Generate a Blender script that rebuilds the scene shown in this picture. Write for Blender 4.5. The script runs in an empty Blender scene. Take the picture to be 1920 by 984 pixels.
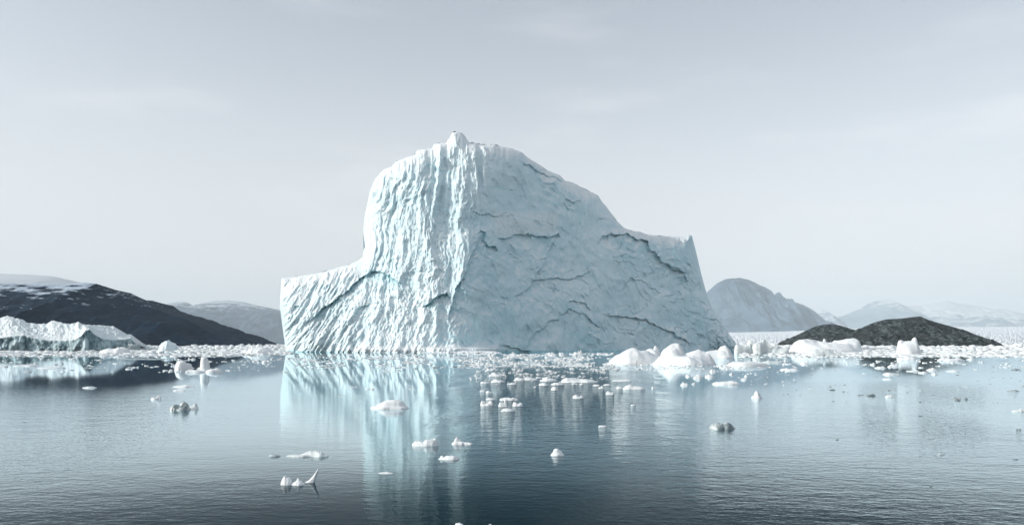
import bpy, math, random
import numpy as np
R = math.radians
scene = bpy.context.scene
C = scene.collection

# ------------------------------------------------------------------ camera
F = 1500.0            # focal length in photo pixels (1920 wide)
HOR = 640.0           # horizon row in the photo
CAMH = 3.5            # eye height above the water
cam = bpy.data.cameras.new('camera'); camo = bpy.data.objects.new('camera', cam); C.objects.link(camo)
cam.sensor_width = 36; cam.lens = 36*F/1920; cam.shift_y = (HOR-492)/1920
cam.clip_start = 0.5; cam.clip_end = 60000
camo.location = (0, 0, CAMH); camo.rotation_euler = (R(90), 0, 0)
scene.camera = camo

# ------------------------------------------------------------------ light
SUN_AZ = R(-102)       # clockwise from +Y (view direction): the sun stands to the left
SUN_EL = R(24)
SUN_STR = 2.0
SKY_STR = 0.15
EXPO = 0.63
sd = (math.sin(SUN_AZ)*math.cos(SUN_EL), math.cos(SUN_AZ)*math.cos(SUN_EL), math.sin(SUN_EL))
w = bpy.data.worlds.new('World'); scene.world = w; w.use_nodes = True
nt = w.node_tree; nt.nodes.clear()
sky = nt.nodes.new('ShaderNodeTexSky'); sky.sky_type = 'NISHITA'; sky.sun_disc = False
sky.sun_elevation = SUN_EL; sky.sun_rotation = SUN_AZ
sky.air_density = 1.0; sky.dust_density = 3.0; sky.ozone_density = 2.0; sky.altitude = 0
hs = nt.nodes.new('ShaderNodeHueSaturation'); hs.inputs['Saturation'].default_value = 0.5; hs.inputs['Value'].default_value = 0.82
bg = nt.nodes.new('ShaderNodeBackground'); bg.inputs['Strength'].default_value = SKY_STR
wo = nt.nodes.new('ShaderNodeOutputWorld')
tint = nt.nodes.new('ShaderNodeMix'); tint.data_type = 'RGBA'; tint.blend_type = 'MULTIPLY'; tint.inputs[0].default_value = 1
tint.inputs[7].default_value = (0.97, 1.0, 0.965, 1)
nt.links.new(sky.outputs[0], tint.inputs[6]); nt.links.new(tint.outputs[2], hs.inputs['Color'])
# thin high cloud veils
tc = nt.nodes.new('ShaderNodeTexCoord'); mp = nt.nodes.new('ShaderNodeMapping'); mp.inputs['Scale'].default_value = (2.0, 2.0, 9.0)
nz = nt.nodes.new('ShaderNodeTexNoise'); nz.inputs['Scale'].default_value = 1.6; nz.inputs['Detail'].default_value = 7; nz.inputs['Roughness'].default_value = 0.55
mr = nt.nodes.new('ShaderNodeMapRange'); mr.inputs['From Min'].default_value = 0.5; mr.inputs['From Max'].default_value = 0.8
mr.inputs['To Min'].default_value = 0; mr.inputs['To Max'].default_value = 0.3; mr.interpolation_type = 'SMOOTHSTEP'
mx = nt.nodes.new('ShaderNodeMix'); mx.data_type = 'RGBA'; mx.inputs[7].default_value = (4.6, 4.6, 4.6, 1)
nt.links.new(tc.outputs['Generated'], mp.inputs[0]); nt.links.new(mp.outputs[0], nz.inputs['Vector'])
nt.links.new(nz.outputs[0], mr.inputs[0]); nt.links.new(mr.outputs[0], mx.inputs[0])
sx = nt.nodes.new('ShaderNodeSeparateXYZ'); nt.links.new(tc.outputs['Generated'], sx.inputs[0])
hz = nt.nodes.new('ShaderNodeMapRange'); hz.inputs['From Min'].default_value = -0.02; hz.inputs['From Max'].default_value = 0.42
hz.inputs['To Min'].default_value = 0.92; hz.inputs['To Max'].default_value = 0.16; hz.interpolation_type = 'SMOOTHSTEP'; nt.links.new(sx.outputs[2], hz.inputs[0])
hm = nt.nodes.new('ShaderNodeMix'); hm.data_type = 'RGBA'; hm.inputs[7].default_value = (4.08, 4.12, 4.20, 1)
nt.links.new(hz.outputs[0], hm.inputs[0]); nt.links.new(hs.outputs[0], hm.inputs[6]); nt.links.new(hm.outputs[2], mx.inputs[6]); nt.links.new(mx.outputs[2], bg.inputs[0]); nt.links.new(bg.outputs[0], wo.inputs[0])
sun = bpy.data.lights.new('sun', 'SUN'); sun.energy = SUN_STR; sun.angle = R(0.6); sun.color = (1.0, 0.955, 0.90)
suno = bpy.data.objects.new('sun', sun); C.objects.link(suno)
from mathutils import Vector
suno.rotation_euler = Vector(sd).to_track_quat('Z', 'Y').to_euler()
suno.location = (-300, 0, 200)
scene.view_settings.view_transform = 'Standard'; scene.view_settings.look = 'None'
scene.view_settings.exposure = EXPO; scene.view_settings.gamma = 1
scene.render.engine = 'CYCLES'
scene.cycles.use_denoising = True
scene.cycles.max_bounces = 6; scene.cycles.diffuse_bounces = 3; scene.cycles.glossy_bounces = 3
scene.cycles.volume_bounces = 3; scene.cycles.caustics_reflective = False; scene.cycles.caustics_refractive = False

# ------------------------------------------------------------------ noise
_rs = np.random.RandomState(7)
_perm = _rs.permutation(4096).astype(np.int64)
_ga = _rs.rand(4096)*2*np.pi
_gx, _gy = np.cos(_ga), np.sin(_ga)
def perlin(x, y, seed=0):
    xi = np.floor(x).astype(np.int64); yi = np.floor(y).astype(np.int64)
    xf = x-xi; yf = y-yi
    u = xf*xf*xf*(xf*(xf*6-15)+10); v = yf*yf*yf*(yf*(yf*6-15)+10)
    def g(ix, iy, dx, dy):
        h = _perm[(_perm[(ix+seed*131) & 4095]+iy+seed*17) & 4095]
        return _gx[h]*dx+_gy[h]*dy
    a = g(xi, yi, xf, yf); b = g(xi+1, yi, xf-1, yf); c = g(xi, yi+1, xf, yf-1); d = g(xi+1, yi+1, xf-1, yf-1)
    return ((a*(1-u)+b*u)*(1-v)+(c*(1-u)+d*u)*v)*1.5
def fbm(x, y, o=5, seed=0, gain=0.5):
    s = 0; a = 1; t = 0
    for k in range(o):
        s = s+a*perlin(x*2**k, y*2**k, seed+k*3); t += a; a *= gain
    return s/t
def ridged(x, y, o=4, seed=0, gain=0.5):
    s = 0; a = 1; t = 0
    for k in range(o):
        n = 1-np.abs(perlin(x*2**k, y*2**k, seed+k*5))*1.6
        s = s+a*n; t += a; a *= gain
    return s/t
def sstep(a, b, x):
    t = np.clip((x-a)/(b-a), 0, 1); return t*t*(3-2*t)
def pl(pts, x):
    p = np.array(pts, float); return np.interp(x, p[:, 0], p[:, 1])
def polydist(px, py, pts):
    """distance to a polyline, signed side by row (positive = below the line), arc position 0..1"""
    p = np.array(pts, float); best = np.full(px.shape, 1e9); sgn = np.zeros(px.shape); arc = np.zeros(px.shape)
    L = np.hypot(*(p[1:]-p[:-1]).T); cum = np.concatenate([[0], np.cumsum(L)])/L.sum()
    for i in range(len(p)-1):
        a, b = p[i], p[i+1]; d = b-a; l2 = (d**2).sum()
        t = np.clip(((px-a[0])*d[0]+(py-a[1])*d[1])/l2, 0, 1)
        dx = px-a[0]-t*d[0]; dy = py-a[1]-t*d[1]; ds = np.hypot(dx, dy)
        m = ds < best
        cr = d[0]*(py-a[1])-d[1]*(px-a[0])
        best = np.where(m, ds, best); sgn = np.where(m, np.sign(cr), sgn)
        arc = np.where(m, cum[i]+t*(cum[i+1]-cum[i]), arc)
    return best, sgn, arc

# ------------------------------------------------------------------ helpers
def X_(px, Y): return (px-960)/F*Y
def Z_(py, Y): return CAMH+(HOR-py)/F*Y
def Yw(py): return CAMH*F/(py-HOR)          # distance of a point of the water surface
def link(o, label=None, cat=None, group=None, kind=None):
    C.objects.link(o)
    if label: o['label'] = label
    if cat: o['category'] = cat
    if group: o['group'] = group
    if kind: o['kind'] = kind
    return o
def mesh_np(name, verts, faces, m, smooth=True):
    """verts (n,3), faces (k,3|4) arrays"""
    me = bpy.data.meshes.new(name)
    faces = np.asarray(faces); k, q = faces.shape
    me.vertices.add(len(verts)); me.vertices.foreach_set('co', np.ascontiguousarray(verts, dtype=np.float32).ravel())
    me.loops.add(k*q); me.loops.foreach_set('vertex_index', np.ascontiguousarray(faces, dtype=np.int32).ravel())
    me.polygons.add(k); me.polygons.foreach_set('loop_start', np.arange(0, k*q, q, dtype=np.int32))
    me.update(calc_edges=True)
    if smooth: me.polygons.foreach_set('use_smooth', np.ones(k, dtype=bool))
    if m: me.materials.append(m)
    return me
def grid_faces(nr, nc, off=0, flip=False):
    i = np.arange(nr-1)[:, None]*nc+np.arange(nc-1)[None, :]
    i = i.ravel()+off
    f = np.stack([i, i+1, i+nc+1, i+nc], 1)
    return f[:, ::-1] if flip else f
def attr(me, name, vals):
    a = me.attributes.new(name, 'FLOAT', 'POINT'); a.data.foreach_set('value', np.ascontiguousarray(vals, dtype=np.float32).ravel())

# ------------------------------------------------------------------ materials
class NB:
    def __init__(s, name):
        s.m = bpy.data.materials.new(name); s.m.use_nodes = True; s.t = s.m.node_tree; s.t.nodes.clear()
        s.out = s.t.nodes.new('ShaderNodeOutputMaterial')
    def n(s, k, **kw):
        x = s.t.nodes.new('ShaderNode'+k)
        for a, v in kw.items():
            if a.startswith('_'): setattr(x, a[1:], v)
            else: x.inputs[a.replace('__', ' ')].default_value = v
        return x
    def l(s, a, b): s.t.links.new(a, b)
    def coord(s, scale=(1, 1, 1), rot=(0, 0, 0)):
        g = s.n('NewGeometry'); m = s.n('Mapping'); m.inputs['Scale'].default_value = scale; m.inputs['Rotation'].default_value = rot
        s.l(g.outputs['Position'], m.inputs[0]); return m.outputs[0]
    def noise(s, vec, scale, detail=5, rough=0.55):
        x = s.n('TexNoise', Scale=scale, Detail=detail, Roughness=rough); s.l(vec, x.inputs['Vector']); return x.outputs[0]
    def rng(s, v, a, b, c=0, d=1, smooth=True):
        x = s.n('MapRange'); x.inputs[1].default_value = a; x.inputs[2].default_value = b; x.inputs[3].default_value = c; x.inputs[4].default_value = d
        if smooth: x.interpolation_type = 'SMOOTHSTEP'
        s.l(v, x.inputs[0]); return x.outputs[0]
    def mix(s, f, a, b):
        x = s.n('Mix', _data_type='RGBA')
        if hasattr(f, 'is_linked'): s.l(f, x.inputs[0])
        else: x.inputs[0].default_value = f
        for i, v in ((6, a), (7, b)):
            if isinstance(v, tuple): x.inputs[i].default_value = v+(1,)
            else: s.l(v, x.inputs[i])
        return x.outputs[2]
    def math(s, op, a, b=0.0):
        x = s.n('Math', _operation=op)
        for i, v in ((0, a), (1, b)):
            if hasattr(v, 'is_linked'): s.l(v, x.inputs[i])
            else: x.inputs[i].default_value = v
        return x.outputs[0]
    def attr(s, name): return s.n('Attribute', _attribute_name=name).outputs['Fac']
    def nz(s):
        g = s.n('NewGeometry'); x = s.n('SeparateXYZ'); s.l(g.outputs['Normal'], x.inputs[0]); return x.outputs[2]
    def bump(s, h, dist, strength=1.0, normal=None):
        b = s.n('Bump', Distance=dist, Strength=strength); s.l(h, b.inputs['Height'])
        if normal: s.l(normal, b.inputs['Normal'])
        return b.outputs[0]
    def surf(s, col, rough=0.6, normal=None, spec=0.3, sss=0, sssc=None):
        p = s.n('BsdfPrincipled'); p.inputs['Specular IOR Level'].default_value = spec
        if isinstance(col, tuple): p.inputs['Base Color'].default_value = col+(1,)
        else: s.l(col, p.inputs['Base Color'])
        if hasattr(rough, 'is_linked'): s.l(rough, p.inputs['Roughness'])
        else: p.inputs['Roughness'].default_value = rough
        if normal: s.l(normal, p.inputs['Normal'])
        s.l(p.outputs[0], s.out.inputs[0]); return s.m

def mat_berg():
    b = NB('glacier_ice')
    v = b.coord(); n1 = b.noise(v, 0.05, 4); n2 = b.noise(b.coord((1, 1, 0.3), (0, R(14), 0)), 0.8, 6, 0.62)
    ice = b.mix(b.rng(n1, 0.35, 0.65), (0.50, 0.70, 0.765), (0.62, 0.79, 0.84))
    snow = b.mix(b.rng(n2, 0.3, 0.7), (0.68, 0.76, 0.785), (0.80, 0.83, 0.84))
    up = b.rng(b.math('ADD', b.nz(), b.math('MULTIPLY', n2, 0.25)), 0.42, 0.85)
    c = b.mix(b.math('MAXIMUM', up, b.attr('firn_sunlit')), ice, snow)
    c = b.mix(b.attr('blue'), c, (0.22, 0.52, 0.60))
    c = b.mix(b.attr('dark_tone'), c, (0.18, 0.34, 0.40))
    bm = b.bump(n2, 0.32, 0.8)
    bm = b.bump(b.noise(v, 3.0, 4, 0.6), 0.05, 0.7, bm)
    return b.surf(c, 0.55, bm, 0.35)
def mat_snow(name='snow_ice', a=(0.70, 0.765, 0.79), c2=(0.84, 0.86, 0.865), tint=(0.50, 0.66, 0.69)):
    b = NB(name)
    v = b.coord(); n = b.noise(v, 1.5, 6, 0.6)
    col = b.mix(b.rng(n, 0.35, 0.65), a, c2)
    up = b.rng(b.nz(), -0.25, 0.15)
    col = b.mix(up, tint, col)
    bm = b.bump(b.noise(v, 2.2, 5, 0.55), 0.10, 0.6)
    return b.surf(col, 0.55, bm, 0.3)
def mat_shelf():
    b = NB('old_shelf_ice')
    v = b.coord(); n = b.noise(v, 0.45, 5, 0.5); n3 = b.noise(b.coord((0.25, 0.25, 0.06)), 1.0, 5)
    wall = b.mix(b.rng(n3, 0.35, 0.62), (0.13, 0.22, 0.25), (0.46, 0.58, 0.61))  # glassy blue ice, with the cliff's backlit shade put into the colour
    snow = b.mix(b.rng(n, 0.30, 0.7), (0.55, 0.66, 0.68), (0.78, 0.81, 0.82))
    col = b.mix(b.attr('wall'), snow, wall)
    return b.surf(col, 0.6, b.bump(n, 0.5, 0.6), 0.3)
def mat_clear():
    b = NB('clear_dark_ice')
    n = b.noise(b.coord(), 3.5, 5)
    col = b.mix(b.rng(n, 0.4, 0.62), (0.14, 0.19, 0.20), (0.48, 0.55, 0.56))
    return b.surf(col, 0.25, b.bump(n, 0.06, 0.8), 0.5)
def mat_rock():
    b = NB('islet_rock')
    v = b.coord(); n = b.noise(b.coord((1, 1, 1.6), (0, R(-18), 0)), 0.30, 9, 0.66); n2 = b.noise(v, 0.045, 3)
    col = b.mix(b.rng(n, 0.40, 0.72), (0.012, 0.022, 0.026), (0.17, 0.21, 0.215))
    col = b.mix(b.rng(n2, 0.45, 0.62), col, b.mix(0.6, col, (0.03, 0.035, 0.035)))
    return b.surf(col, 0.9, b.bump(n, 3.0, 1.0), 0.15)
def mat_mount(name, rock, rock2, snow, sc):
    b = NB(name)
    v = b.coord((1, 1, 2.2)); n = b.noise(v, sc*0.35, 8, 0.62)
    n2 = b.noise(b.coord((0.5, 0.9, 5.0), (0, R(6), 0)), sc, 8, 0.7)
    col = b.mix(b.rng(n, 0.35, 0.65), rock, rock2)
    s = b.math('ADD', b.attr('snow'), b.math('MULTIPLY', b.math('SUBTRACT', n2, 0.5), 2.2))
    s = b.math('ADD', s, b.math('MULTIPLY', b.math('SUBTRACT', b.nz(), 0.75), 0.3))
    col = b.mix(b.rng(s, 0.47, 0.56), col, snow)
    return b.surf(col, 0.9, b.bump(n, 2.0/sc*0.1, 0.8), 0.1)
DARK_RIPPLE = 4.2
def mat_water():
    b = NB('fjord_water')
    g = b.n('NewGeometry')
    big = b.noise(b.coord((1, 0.42, 1)), 0.030, 3, 0.5)
    # ripple strength by place: calm slicks and breeze patches
    vz = b.rng(big, 0.36, 0.62, 0.25, 1.0)
    sx = b.n('SeparateXYZ'); b.l(g.outputs['Position'], sx.inputs[0])
    near = b.rng(sx.outputs[1], 18, 75, 1.35, 0.06)
    side = b.rng(sx.outputs[0], -1.0, 8.0, 0.38, 1.25)      # open to the breeze on the right, sheltered on the left
    # tongue of ripples added to darken the berg's reflection, off its shaded foot
    dx = b.math('SUBTRACT', sx.outputs[0], b.math('MULTIPLY', sx.outputs[1], 0.055))
    wd = b.math('ADD', b.math('MULTIPLY', sx.outputs[1], 0.085), 1.2)
    en = b.math('MULTIPLY', b.math('SUBTRACT', b.noise(b.coord((1, 0.35, 1)), 0.35, 4, 0.6), 0.5), 0.9)
    edge = b.math('ADD', b.math('DIVIDE', b.math('ABSOLUTE', dx), wd), en)
    dark_ripple = b.math('MULTIPLY', b.rng(edge, 1.35, 0.45, 0, 1), b.rng(sx.outputs[1], 70, 170, 1, 0))
    amp = b.math('ADD', b.math('MULTIPLY', b.math('MULTIPLY', vz, near), side), b.math('MULTIPLY', b.math('MULTIPLY', dark_ripple, b.rng(sx.outputs[1], 19, 48, 0.0, 1)), DARK_RIPPLE))
    a = b.noise(b.coord((0.55, 1.0, 1), (0, 0, R(-9))), 0.9, 3, 0.5)
    c = b.noise(b.coord((0.8, 1.15, 1), (0, 0, R(12))), 3.2, 3, 0.6)
    d = b.noise(b.coord((1.0, 1.1, 1)), 8.5, 2, 0.5)
    h = b.math('ADD', b.math('MULTIPLY', a, 0.036), b.math('ADD', b.math('MULTIPLY', c, 0.030), b.math('MULTIPLY', d, 0.004)))
    bn = b.n('Bump', Distance=1.0); b.l(b.math('MULTIPLY', h, amp), bn.inputs['Height']); bn.inputs['Strength'].default_value = 1.0
    fr = b.n('Fresnel', IOR=1.33); b.l(bn.outputs[0], fr.inputs['Normal'])
    cv = b.n('FloatCurve'); b.l(fr.outputs[0], cv.inputs['Value']); c0 = cv.mapping.curves[0]
    for i, (x, y) in enumerate([(0, 0), (0.18, 0.03), (0.28, 0.09), (0.43, 0.64), (0.60, 0.93), (1, 0.99)]):
        if i == 0: c0.points[0].location = (x, y)
        elif i == 5: c0.points[-1].location = (x, y)
        else: c0.points.new(x, y)
    cv.mapping.update(); fac = cv.outputs[0]
    gl = b.n('BsdfGlossy', Roughness=0.03); gl.inputs['Color'].default_value = (0.85, 0.955, 0.99, 1); b.l(bn.outputs[0], gl.inputs['Normal'])
    df = b.n('BsdfDiffuse'); df.inputs['Color'].default_value = (0.001, 0.012, 0.019, 1)
    ms = b.n('MixShader'); b.l(fac, ms.inputs[0]); b.l(df.outputs[0], ms.inputs[1]); b.l(gl.outputs[0], ms.inputs[2])
    b.l(ms.outputs[0], b.out.inputs[0]); return b.m

M_BERG = mat_berg(); M_SNOW = mat_snow(); M_SHELF = mat_shelf(); M_CLEAR = mat_clear(); M_ROCK = mat_rock(); M_WATER = mat_water()
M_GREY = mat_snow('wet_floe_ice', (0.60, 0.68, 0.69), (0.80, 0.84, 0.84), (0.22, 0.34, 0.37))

# ------------------------------------------------------------------ water
def build_water():
    s = 15500.0
    ys = [-300, 0, 200, 1000, s]; xs = [-s, -1500, 0, 1500, s]
    v = np.array([(x, y, 0) for y in ys for x in xs], float)
    link(bpy.data.objects.new('water', mesh_np('water', v, grid_faces(5, 5), M_WATER, False)), label='calm dark fjord water with fine ripples', kind='structure')
build_water()

# ------------------------------------------------------------------ mountains
def mountain(name, outline, Yc, front, back, mat, snowf, label, rough=0.08, nx=420, ny=90, seed=1, gully=1.0, base=-2.0, kind='structure', cat=None, top=None, crestn=1.0):
    o = np.array(outline, float)
    px = np.linspace(o[0, 0], o[-1, 0], nx)
    top_py = np.interp(px, o[:, 0], o[:, 1])
    X = X_(px, Yc); H = Z_(top_py, Yc)
    u = np.concatenate([np.linspace(-1, 0, int(ny*0.75)), np.linspace(0, 1, int(ny*0.25)+1)[1:]])
    P, U = np.meshgrid(px, u); XX, _ = np.meshgrid(X, u); HH, _ = np.meshgrid(H, u)
    Hm = H.max()
    YY = Yc+np.where(U < 0, U*front, U*back)
    # lower hills reach out less far
    YY = Yc+(YY-Yc)*np.clip(0.25+0.75*HH/Hm, 0.15, 1)
    t = 1-np.abs(U)
    prof = np.where(U < 0, t**1.0, t**0.8)
    sc = 4.0/Hm
    n = fbm(XX*sc*0.35+U*0.6, YY*sc*0.35, 6, seed, 0.55)
    g = ridged(XX*sc*0.5+0.25*n, YY*sc*0.10+3, 5, seed+9, 0.55)-0.6
    bell = (t*(1-t)*4)
    Z = HH*prof+bell*Hm*rough*(n*1.6+g*gully)
    Z = Z+crestn*Hm*0.012*fbm(XX*sc*2.5, YY*0+1.3, 4, seed+4)*np.clip(t*3-2, 0, 1)
    Z = np.where(t < 0.02, base, Z+base*(1-t))
    V = np.stack([XX, YY, Z], 2).reshape(-1, 3)
    me = mesh_np(name, V, grid_faces(len(u), nx), mat)
    scr = HOR-(Z-CAMH)/YY*F
    attr(me, 'snow', snowf(P, scr, Z/Hm, U, n))
    return link(bpy.data.objects.new(name, me), label=label, cat=cat, kind=kind)

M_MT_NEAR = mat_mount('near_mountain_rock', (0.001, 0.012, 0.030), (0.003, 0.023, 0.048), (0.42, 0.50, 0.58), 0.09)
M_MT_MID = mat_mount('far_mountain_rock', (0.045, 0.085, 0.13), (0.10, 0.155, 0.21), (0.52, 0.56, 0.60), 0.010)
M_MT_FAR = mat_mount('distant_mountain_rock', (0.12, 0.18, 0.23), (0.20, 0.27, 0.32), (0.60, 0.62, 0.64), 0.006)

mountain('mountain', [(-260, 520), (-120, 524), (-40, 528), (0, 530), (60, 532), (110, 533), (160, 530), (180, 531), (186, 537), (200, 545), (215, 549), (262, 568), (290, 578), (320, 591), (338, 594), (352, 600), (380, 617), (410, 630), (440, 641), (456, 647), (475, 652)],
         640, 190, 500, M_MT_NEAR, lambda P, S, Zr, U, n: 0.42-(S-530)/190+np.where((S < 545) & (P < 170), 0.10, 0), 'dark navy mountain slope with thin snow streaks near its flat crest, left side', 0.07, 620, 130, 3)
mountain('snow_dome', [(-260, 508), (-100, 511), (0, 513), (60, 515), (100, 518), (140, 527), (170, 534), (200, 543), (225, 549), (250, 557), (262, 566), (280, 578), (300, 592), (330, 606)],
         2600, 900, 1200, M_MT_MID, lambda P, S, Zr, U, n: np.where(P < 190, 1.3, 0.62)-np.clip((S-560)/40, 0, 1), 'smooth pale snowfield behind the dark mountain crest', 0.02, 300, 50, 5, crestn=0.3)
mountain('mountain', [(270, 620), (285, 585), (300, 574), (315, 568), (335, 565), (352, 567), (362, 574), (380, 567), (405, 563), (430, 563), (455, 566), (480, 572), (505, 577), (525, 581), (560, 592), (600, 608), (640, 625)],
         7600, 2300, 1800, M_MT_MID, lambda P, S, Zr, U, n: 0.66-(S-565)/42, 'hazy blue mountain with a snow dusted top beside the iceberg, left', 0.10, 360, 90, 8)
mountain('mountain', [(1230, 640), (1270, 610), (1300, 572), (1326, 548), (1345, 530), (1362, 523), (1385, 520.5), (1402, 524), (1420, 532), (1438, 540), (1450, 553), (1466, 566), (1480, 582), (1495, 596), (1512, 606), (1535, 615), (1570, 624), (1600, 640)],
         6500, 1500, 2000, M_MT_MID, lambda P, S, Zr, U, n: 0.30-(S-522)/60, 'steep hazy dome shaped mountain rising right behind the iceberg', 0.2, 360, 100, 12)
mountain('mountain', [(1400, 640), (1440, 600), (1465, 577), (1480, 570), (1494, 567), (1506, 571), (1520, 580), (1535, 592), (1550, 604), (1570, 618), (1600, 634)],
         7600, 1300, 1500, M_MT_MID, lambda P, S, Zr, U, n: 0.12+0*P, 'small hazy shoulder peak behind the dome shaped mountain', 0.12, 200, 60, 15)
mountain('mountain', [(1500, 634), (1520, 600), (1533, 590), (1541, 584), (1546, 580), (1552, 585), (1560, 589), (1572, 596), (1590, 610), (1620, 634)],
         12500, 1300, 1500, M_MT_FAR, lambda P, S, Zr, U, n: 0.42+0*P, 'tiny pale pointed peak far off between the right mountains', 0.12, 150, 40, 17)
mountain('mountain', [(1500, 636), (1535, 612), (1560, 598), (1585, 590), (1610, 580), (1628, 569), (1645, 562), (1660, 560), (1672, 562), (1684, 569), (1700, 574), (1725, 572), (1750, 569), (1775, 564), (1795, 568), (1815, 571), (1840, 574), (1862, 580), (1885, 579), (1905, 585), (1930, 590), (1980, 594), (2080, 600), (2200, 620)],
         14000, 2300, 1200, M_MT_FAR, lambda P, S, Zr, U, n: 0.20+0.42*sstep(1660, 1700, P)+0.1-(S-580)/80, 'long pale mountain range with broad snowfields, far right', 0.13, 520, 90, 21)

# ------------------------------------------------------------------ rocky islets
mountain('rocky_islet', [(1560, 662), (1580, 650), (1590, 632), (1602, 622), (1620, 612), (1640, 604), (1665, 598), (1690, 597), (1712, 594), (1725, 593), (1740, 599), (1762, 606), (1785, 612), (1812, 620), (1840, 631), (1862, 641), (1878, 648), (1900, 660)],
         590, 65, 70, M_ROCK, lambda P, S, Zr, U, n: 0*P, 'large dark rounded rocky islet with bare streaked stone, right', 0.20, 420, 130, 31, kind=None, cat='islet', crestn=0.9)
mountain('rocky_islet', [(1452, 655), (1475, 638), (1490, 630), (1510, 620), (1528, 612), (1545, 608), (1560, 607), (1575, 610), (1590, 614), (1604, 620), (1625, 628), (1650, 640), (1680, 652)],
         690, 60, 60, M_ROCK, lambda P, S, Zr, U, n: 0*P, 'smaller dark rocky islet left behind the big islet', 0.18, 280, 90, 33, kind=None, cat='islet', crestn=0.9)

# ------------------------------------------------------------------ far glacier behind the islets
def glacier():
    px = np.linspace(1330, 2060, 760); rows = 150
    t = np.linspace(0, 1, rows)
    Y = 620*(3800/620)**t
    P, T = np.meshgrid(px, t); YY = np.repeat(Y[:, None], len(px), 1)
    topy = pl([(1330, 624), (1480, 621), (1580, 616), (1700, 613), (2060, 612)], P)
    S = 652-(652-topy)*T**0.9
    XX = X_(P, YY); Z = Z_(S, YY)
    k = YY/F
    n = ridged(XX/(k*9), YY/(k*60)+T*9, 3, 41)-0.6
    n2 = perlin(P/3.1, T*38, 44)
    Z = Z+k*(n*4.5+n2*3.4)*np.clip(1.1-T, 0.22, 1)*np.clip(T*8, 0.1, 1)
    Z[0] = -1
    V = np.stack([XX, YY, Z], 2).reshape(-1, 3)
    bk = np.stack([XX[-1], YY[-1]+300, np.full(len(px), -2.0)], 1)
    V = np.concatenate([V, bk])
    me = mesh_np('glacier', V, grid_faces(rows+1, len(px)), mat_snow('far_glacier_snow', (0.62, 0.68, 0.72), (0.84, 0.86, 0.87), (0.35, 0.46, 0.50)), False)
    link(bpy.data.objects.new('glacier', me), label='broken white glacier surface spreading behind the rocky islets', kind='structure')
glacier()

# ------------------------------------------------------------------ the iceberg
TOP = [(528, 521), (545, 520), (575, 515), (600, 511), (625, 504), (655, 496), (672, 488), (680, 482), (683, 462), (681, 435), (683, 408), (689, 380), (694, 358), (702, 338), (712, 325),
       (722, 316), (735, 312), (743, 302), (758, 297), (776, 291), (783, 282), (796, 279), (810, 278), (814, 270), (826, 268), (836, 268), (843, 258), (848, 249), (857, 246), (866, 249), (874, 259), (880, 267),
       (890, 268), (905, 271), (925, 271), (945, 276), (960, 279), (978, 285), (990, 296), (1010, 308), (1028, 320), (1050, 329), (1059, 338), (1080, 345), (1100, 356), (1121, 366), (1130, 379), (1145, 398),
       (1158, 416), (1172, 428), (1186, 433), (1200, 434), (1212, 440), (1240, 442), (1262, 443), (1282, 443), (1291, 440), (1297, 441)]
LEFT = [(536, 680), (536, 655), (532, 630), (528, 600), (525, 575), (526, 550), (528, 521)]
RIGHT = [(1394, 680), (1386, 655), (1378, 640), (1362, 620), (1345, 595), (1332, 570), (1322, 540), (1314, 510), (1306, 475), (1300, 452), (1297, 441)]
def resamp(pts, n):
    p = np.array(pts, float); L = np.hypot(*(p[1:]-p[:-1]).T); c = np.concatenate([[0], np.cumsum(L)])
    s = np.linspace(0, c[-1], n); return np.stack([np.interp(s, c, p[:, 0]), np.interp(s, c, p[:, 1])], 1)
DEPTH = [(520, 272), (600, 263), (680, 256), (760, 251), (850, 250), (905, 252), (1000, 268), (1130, 290), (1297, 318), (1400, 334)]
RIDGE = [(246, 905), (290, 948), (320, 935), (350, 905), (400, 880), (440, 872), (480, 868), (520, 862), (560, 850), (600, 838), (680, 836)]   # row -> column of the light/shade ridge
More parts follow.
